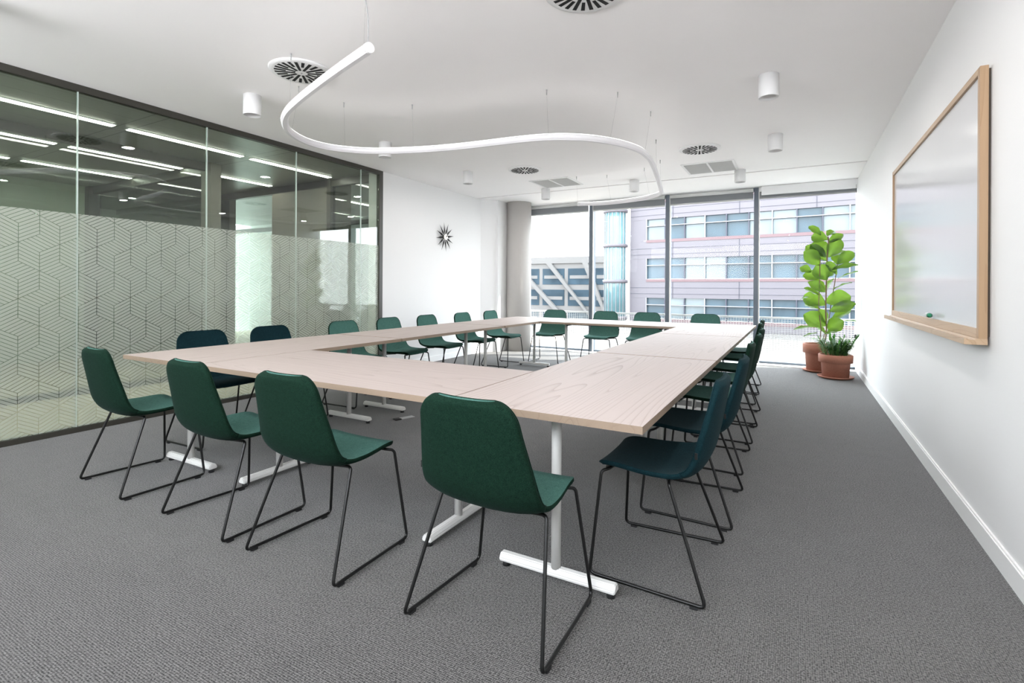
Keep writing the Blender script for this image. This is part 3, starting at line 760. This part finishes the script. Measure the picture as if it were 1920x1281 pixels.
# tray with a hollow: profile in XZ, extruded along Y
pr = [(xf+.032, za), (xf+.032, za-.028), (xf-.052, za-.028), (xf-.052, za), (xf-.042, za), (xf-.032, za-.007), (xf-.016, za-.007), (xf-.006, za)]
ya, yb_ = y0_, y1_+.02
A = [bm.verts.new((a, ya, c)) for a, c in pr]; Bv = [bm.verts.new((a, yb_, c)) for a, c in pr]
bm.faces.new(A); bm.faces.new(Bv[::-1])
for i in range(len(pr)): bm.faces.new([A[i], Bv[i], Bv[(i+1) % len(pr)], A[(i+1) % len(pr)]])
obj('pen_tray', bm, M['oak'], wbd)
mk = thing('board_marker', 'stubby green capped marker with white rings stuck at the foot of the whiteboard', 'marker', (.720, 4.02, 1.050))
M['mgreen'] = plain('marker_green', (.01, .20, .10), .3, var=.05)
M['mdark'] = plain('marker_ring_dark', (.05, .10, .09), .4, var=.05)
bm = bmesh.new(); cyl(bm, (0, -.018, 0), (0, -.010, 0), .007, .0145, seg=24); cyl(bm, (0, -.010, 0), (0, .006, 0), .0145, seg=24); obj('cap', bm, M['mgreen'], mk)
bm = bmesh.new()
for k in range(4): cyl(bm, (0, .008+k*.016, 0), (0, .016+k*.016, 0), .0145, seg=24)
obj('ring', bm, M['whitep'], mk)
bm = bmesh.new()
for k in range(4): cyl(bm, (0, .004+k*.016, 0), (0, .010+k*.016, 0), .0135, seg=24)
obj('barrel', bm, M['mdark'], mk)

# ------------------------------------------------------------------ plants
def pot(t, rb, rt, h, sr):
    bm = lathe(bmesh.new(), [(.001, .012), (rb, .012), (rb+(rt-.02-rb)*.66, h*.66), (rt-.022, h*.68), (rt, h*.68), (rt+.004, h-.006), (rt-.002, h), (rt-.016, h), (rt-.02, h-.05), (.001, h-.05)], seg=56)
    p_ = obj('pot', bm, M['terra'], t)
    bm = lathe(bmesh.new(), [(.001, 0), (sr-.05, 0), (sr-.01, .018), (sr, .034), (sr-.008, .036), (sr-.03, .012), (.001, .010)], seg=56); obj('saucer', bm, M['terra'], t)
    bm = lathe(bmesh.new(), [(rt-.02, h-.049), (rt*.6, h-.036), (.001, h-.03)], seg=40); obj('soil', bm, M['soil'], t)
def leaf(bm, base, d, up, ln, wd, shape='fig', curl=.25, rng=random, stalk=.0):
    d = d.normalized(); s = d.cross(up).normalized(); up = s.cross(d).normalized()
    n = 9; rows = []
    for i in range(n+1):
        f = i/n
        if shape == 'fig': w = wd*.5*max(.02, (sin(pi*min(1, f*.95+.02))**.75)*(.62+.62*f))*(1 if f < .97 else .55)
        else: w = wd*.5*max(.02, sin(pi*min(1, f*.93+.04)))
        c = base+d*(ln*f)+up*(-curl*ln*f*f)
        wav = .06*wd*sin(f*14+ln*50)
        rows.append([c-s*w+up*(w*.35+wav), c-s*w*.5+up*(w*.16-wav*.5), c, c+s*w*.5+up*(w*.16+wav*.5), c+s*w+up*(w*.35-wav)])
    V = [[bm.verts.new(v) for v in r] for r in rows]
    for A, Bq in zip(V, V[1:]):
        for k in range(4): f = bm.faces.new([A[k], A[k+1], Bq[k+1], Bq[k]]); f.smooth = True
# pixel -> world on a vertical plane Y
YAW = radians(29.255); CA, SA = cos(YAW), sin(YAW); RO = radians(.326)
def wpt(u, v, Y):
    du, dv = u-960, v-539.7
    r = (du*cos(RO)+dv*sin(RO))/FPX; up = -(-du*sin(RO)+dv*cos(RO))/FPX
    dx, dy = r*CA-SA, r*SA+CA; t = Y/dy
    return Vector((dx*t, Y, 1.2065+up*t))
random.seed(5)
fx, fy = .285, 8.72
fg = thing('fiddle_leaf_fig', 'tall fiddle leaf fig with big bright leaves in a terracotta pot by the window corner', 'potted plant', (fx, fy, 0))
pot(fg, .155, .20, .41, .212)
def zp(x, y): return 1480+x/3.88, 400+y/3.88
def S3(x, y, dy=0):
    u, v = zp(x, y); return wpt(u, v, fy+dy)-Vector((fx, fy, 0))
stems = [([(240, 985), (268, 880), (265, 700), (268, 560), (275, 330), (285, 210), (280, 170)], 0.0, .012), ([(225, 985), (285, 780), (305, 640), (325, 540), (350, 370)], .06, .008), ([(215, 985), (230, 840), (215, 700), (220, 480), (225, 330)], -.05, .008)]
for pts, dyy, r in stems:
    P_ = catmull([S3(x, y, dyy) for x, y in pts], 4); bm = bmesh.new()
    tube(bm, P_, r*.8, 8); obj('stem', bm, M['stem'], fg)
lv = [(230, 160, 150, 92, 44), (280, 190, 165, 165, 70), (285, 215, 385, 148, 50), (272, 165, 325, 125, 46), (275, 345, 130, 235, 75), (262, 320, 185, 205, 85), (220, 375, 120, 280, 80), (285, 320, 365, 190, 75),
      (300, 315, 405, 268, 34), (345, 372, 462, 282, 62), (355, 375, 335, 300, 50), (290, 415, 485, 362, 34), (350, 475, 505, 408, 18), (275, 485, 200, 385, 95), (250, 465, 105, 448, 62), (160, 430, 82, 392, 52),
      (262, 575, 150, 500, 55), (315, 555, 440, 495, 20), (222, 600, 118, 540, 32), (265, 665, 110, 598, 100), (258, 650, 440, 600, 100), (290, 715, 468, 655, 62), (300, 775, 438, 698, 44), (262, 820, 120, 738, 95), (268, 800, 225, 700, 50),
      (282, 850, 380, 782, 78), (380, 790, 482, 775, 18), (270, 880, 195, 812, 24), (190, 825, 38, 832, 24), (205, 870, 108, 886, 16), (215, 925, 150, 905, 16), (225, 700, 118, 655, 40), (345, 445, 280, 355, 48), (325, 475, 255, 560, 34),
      (270, 470, 330, 410, 40), (262, 560, 190, 480, 40), (255, 880, 350, 850, 30), (240, 740, 150, 790, 30), (150, 610, 80, 622, 20)]
bm = bmesh.new()
for x, y, tx_, ty_, wd in lv:
    dz = random.uniform(-.12, .12); a = S3(x, y, dz*.2); b = S3(tx_, ty_, dz)
    d = b-a; ln = d.length
    side = 1 if d.x > 0 else -1
    # broad leaves turn their face to the room, thin ones lie nearly edge-on
    face = min(1, wd/70)
    up = Vector((0, -face, 1.05-face*.75)).normalized()
    wm = wd/3.88/FPX*8.2*.98/(.75 if face > .5 else .55)
    leaf(bm, a, d, up, ln*1.05, min(wm, .26), curl=.12)
for v in bm.verts:
    v.co.x = min(v.co.x, .765-fx); v.co.y = min(v.co.y, 9.03-fy)
obj('foliage', bm, M['leaf'], fg)

zx, zy = .468, 8.19
zz = thing('zz_plant', 'low bushy dark green plant in a wide terracotta pot in front of the tall fig', 'potted plant', (zx, zy, 0))
pot(zz, .155, .200, .325, .218)
sb = bmesh.new(); lb_ = bmesh.new()
for k in range(24):
    a = random.uniform(0, 2*pi); r = random.uniform(.02, .13); lean = random.uniform(.1, .45); h = random.uniform(.13, .27)
    b0 = Vector((cos(a)*r, sin(a)*r, .28)); b1 = b0+Vector((cos(a)*lean*h, sin(a)*lean*h, h)); b1.x = min(b1.x, .2)
    mid = (b0+b1)/2+Vector((-cos(a)*.015, -sin(a)*.015, .02))
    P_ = catmull([b0, mid, b1], 6); tube(sb, P_, .0045, 6)
    for i in range(2, len(P_)-1):
        d = (P_[i+1]-P_[i]).normalized()
        for sg in (-1, 1):
            s = d.cross(Vector((cos(a+1), sin(a+1), .2))).normalized()*sg
            leaf(lb_, P_[i], s*1.0+d*.6, d, random.uniform(.06, .085), .028, 'zz', .15)
    leaf(lb_, P_[-1], (P_[-1]-P_[-2]), Vector((cos(a), sin(a), 0)), .07, .028, 'zz', .1)
# long stem arching to the right
P_ = catmull([Vector((.06, 0, .30)), Vector((.16, .02, .40)), Vector((.21, .03, .50)), Vector((.265, .04, .585))], 6); tube(sb, P_, .005, 6)
for i in range(6, len(P_)-1, 2):
    d = (P_[i+1]-P_[i]).normalized()
    for sg in (-1, 1): leaf(lb_, P_[i], d*.4+Vector((-.2 if sg < 0 else .25, -.1, .9*sg if sg > 0 else .4)), d, .065, .026, 'zz', .05)
obj('stem', sb, M['zstem'], zz); obj('foliage', lb_, M['zleaf'], zz)

# ------------------------------------------------------------------ small floor outlets
def outlet(x, y, rz, label):
    t = thing('floor_outlet', label, 'floor socket', (x, y, 0), rz, 'floor outlets inside the table rectangle')
    obj('cover', mkbox(-.07, .07, -.035, .035, 0, .006, bev=.002), M['grey'], t)
    obj('lid', mkbox(-.13, -.07, -.03, .03, .001, .010, bev=.002), M['blackm'], t)
outlet(-3.13, 3.62, radians(70), 'small grey floor outlet between the front table and the left side')
outlet(-3.40, 6.45, radians(60), 'small grey floor outlet near the far left table')

# ------------------------------------------------------------------ outside
M['rail'] = plain('pale_painted_mesh', (.42, .41, .40), .6, var=.05)
rl = thing('balcony_railing', 'pale wire mesh balustrade outside the window wall', 'railing', (-2, 9.85, 0))
bm = bmesh.new()
nx = 150
for k in range(nx+1):
    x = -3.3+k*.045; box(bm, x-.0035, x+.0035, -.003, .003, -.35, .70)
obj('mesh_upright', bm, M['rail'], rl)['kind'] = 'stuff'
bm = bmesh.new()
for k in range(31): 
    z = -.33+k*.034; box(bm, -3.3, 3.45, -.0045, -.003, z-.003, z+.003)
obj('mesh_wire', bm, M['rail'], rl)['kind'] = 'stuff'
obj('handrail', mkbox(-3.3, 3.45, -.015, .015, .70, .73), M['rail'], rl)
M['slab'] = plain('balcony_concrete', (.30, .29, .275), .9, var=.08, bscale=8)
struct('trim_3', mkbox(-5.8, 1.6, 9.32, 10.1, -.45, -.30), M['slab'], label='narrow concrete ledge outside the windows')
M['ground'] = plain('far_ground', (.07, .063, .055), .95, var=.15, bscale=.3)
struct('floor_street', mkbox(-120, 90, 10.5, 160, -9.4, -9), M['ground'], label='street and terraces far below')
M['lowroof'] = plain('low_roof', (.08, .072, .066), .95, var=.1, bscale=1)
lr = thing('low_annex', 'low flat pale roof between the two office buildings outside', 'building', (4, 30, -9))
obj('roof', mkbox(-26, 24, -16, 16, 6.3, 6.6), M['lowroof'], lr); obj('wall', mkbox(-25.8, 23.8, -15.8, 15.8, 0, 6.3), M['lowroof'], lr)

M['facade'] = plain('pale_cladding', (.088, .079, .090), .6, var=.04, bscale=1.5)
M['seam'] = plain('cladding_seam', (.035, .035, .05), .7)
M['redband'] = plain('dusty_red_band', (.10, .06, .065), .7)
M['bwin'] = plain('building_window', (.035, .058, .075), .3, spec=.3, var=.5, bscale=.35)
M['bwin2'] = plain('building_window_pale', (.085, .11, .12), .15, var=.3, bscale=.6)
M['bwhite'] = plain('white_mullion', (.15, .15, .16), .5)
# right building: gently convex facade about 45 m away
rb = thing('office_building', 'curved pale office block with bands of windows and dusty red sills', 'building', (0, 0, 0))
def fpos(s):                        # s = metres along facade from its left end
    x = -15.5+s; y = 52.5-.0026*(s-0)**2-.02*s+ .9*math.exp(-s/3)
    return x, y
def strip(bm, s0, s1, z0, z1, out_, ds_=1.0):
    n_ = max(1, int((s1-s0)/ds_)); 
    fr, bk = [], []
    for i in range(n_+1):
        s = s0+(s1-s0)*i/n_; x, y = fpos(s)
        fr.append((bm.verts.new((x, y-out_, z0)), bm.verts.new((x, y-out_, z1)))); bk.append((bm.verts.new((x, y+.4, z0)), bm.verts.new((x, y+.4, z1))))
    for i in range(n_):
        bm.faces.new([fr[i][0], fr[i+1][0], fr[i+1][1], fr[i][1]]); bm.faces.new([fr[i][1], fr[i+1][1], bk[i+1][1], bk[i][1]]); bm.faces.new([fr[i][0], bk[i][0], bk[i+1][0], fr[i+1][0]])
        bm.faces.new([bk[i][0], bk[i][1], bk[i+1][1], bk[i+1][0]])
    bm.faces.new([fr[0][0], fr[0][1], bk[0][1], bk[0][0]]); bm.faces.new([fr[-1][0], bk[-1][0], bk[-1][1], fr[-1][1]])
LEN = 46
sills = [6.25, 2.2, -1.85, -5.9]
bm = bmesh.new(); sm = bmesh.new(); red = bmesh.new(); mw = bmesh.new()
for zs in sills+[10.3]:
    strip(bm, 0, LEN, zs-1.95, zs-.30, 0)                    # spandrel under the sill
    strip(red, 1.85, LEN, zs-.30, zs-.02, .05)
    for q in (.62, 1.24): strip(sm, 0, LEN, zs-.30-q, zs-.27-q, .03)
    if zs < 10: 
        strip(mw, 1.85, LEN, zs+1.35, zs+1.43, .06)
        strip(bm, 0, 1.85, zs-.3, zs+2.12, 0)
strip(bm, 0, LEN, 10.3, 12.4, 0)
for s in (4.6, 10.8, 17, 23.2, 29.4, 35.6):
    for zs in sills+[10.3]:
        x, y = fpos(s); box(sm, x-.02, x+.02, y-.04, y, zs-1.95, zs-.3)
obj('cladding', bm, M['facade'], rb); obj('panel_seam', sm, M['seam'], rb); obj('sill_band', red, M['redband'], rb); obj('transom', mw, M['bwhite'], rb)
random.seed(3)
for zs in sills:
    s = 1.85; k = 0
    while s < LEN-2.1 and k < 22:
        bm = bmesh.new(); strip(bm, s+.05, s+1.90, zs, zs+2.1, -.25, 2)
        pale = random.random() < .4
        w_ = obj('window', bm, M['bwin2'] if pale else M['bwin'], rb)
        fm_ = bmesh.new(); x, y = fpos(s); box(fm_, x-.05, x+.05, y-.02, y+.3, zs-.02, zs+2.12); obj('mullion', fm_, M['seam'] if k % 3 else M['bwhite'], w_)
        s += 1.95; k += 1
# round glass stair tower at its left end
TXX = -17.05
st = thing('stair_tower', 'round glazed stair tower at the left end of the curved office block', 'building', (TXX, 53.2, 0))
M['tglass'] = plain('tower_glass', (.07, .125, .135), .1, var=.35, bscale=.8)
M['tglass2'] = plain('tower_glass_pale', (.27, .33, .34), .1, var=.2, bscale=.8)
bm = lathe(bmesh.new(), [(1.15, -9), (1.15, 13)], seg=36); obj('glazing', bm, M['tglass'], st)
for z in (9.6, 5.9, 2.1, -1.8, -5.6):
    bm = lathe(bmesh.new(), [(1.1, z-.35), (1.32, z-.3), (1.36, z), (1.1, z+.05)], seg=36); obj('floor_ring', bm, M['facade'], st)
for k in range(9):
    a = -pi*.05-k*pi/9; bm = bmesh.new(); cyl(bm, (1.18*cos(a), 1.18*sin(a), -9), (1.18*cos(a), 1.18*sin(a), 13), .045, seg=8); obj('mullion', bm, M['bwhite'], st)
# left building with diagonal lattice
lb2 = thing('lattice_building', 'white office block with a grid of windows crossed by diagonal beams', 'building', (-46, 72, -9))
M['lwhite'] = plain('white_concrete', (.105, .10, .097), .8, var=.05, bscale=1)
M['lwin'] = plain('dark_office_window', (.02, .035, .048), .7, spec=.15, var=.8, bscale=.5)
obj('wall', mkbox(-16, 24, 0, 14, 0, 14.6), M['lwhite'], lb2)
obj('parapet', mkbox(-16.2, 24.2, -.25, .4, 14.0, 15.0), M['lwhite'], lb2)
for r in range(4):
    for c in range(9):
        if c in (0, 1) and r > 1: continue
        x = -14.6+c*4.3; z = 1.0+r*3.25
        f_ = obj('window', mkbox(x, x+3.7, -.06, .05, z, z+2.45), M['lwin'], lb2)
        obj('blind_strip', mkbox(x+.3, x+3.4, -.10, -.05, z+.9, z+1.4), M['lwhite'], f_)
for k in range(8):
    xs = -24+k*6.0
    bm = bmesh.new(); A = [(xs, 14.0), (xs+.85, 14.0), (xs+14.6, .5), (xs+13.75, .5)]
    A = [(min(24, max(-16, x)), z) for x, z in A]
    fr = [bm.verts.new((x, -.6, z)) for x, z in A]; bk = [bm.verts.new((x, -.08, z)) for x, z in A]
    bm.faces.new(fr); bm.faces.new(bk[::-1])
    for i in range(4): bm.faces.new([fr[i], bk[i], bk[(i+1) % 4], fr[(i+1) % 4]])
    obj('diagonal_beam', bm, M['lwhite'], lb2)
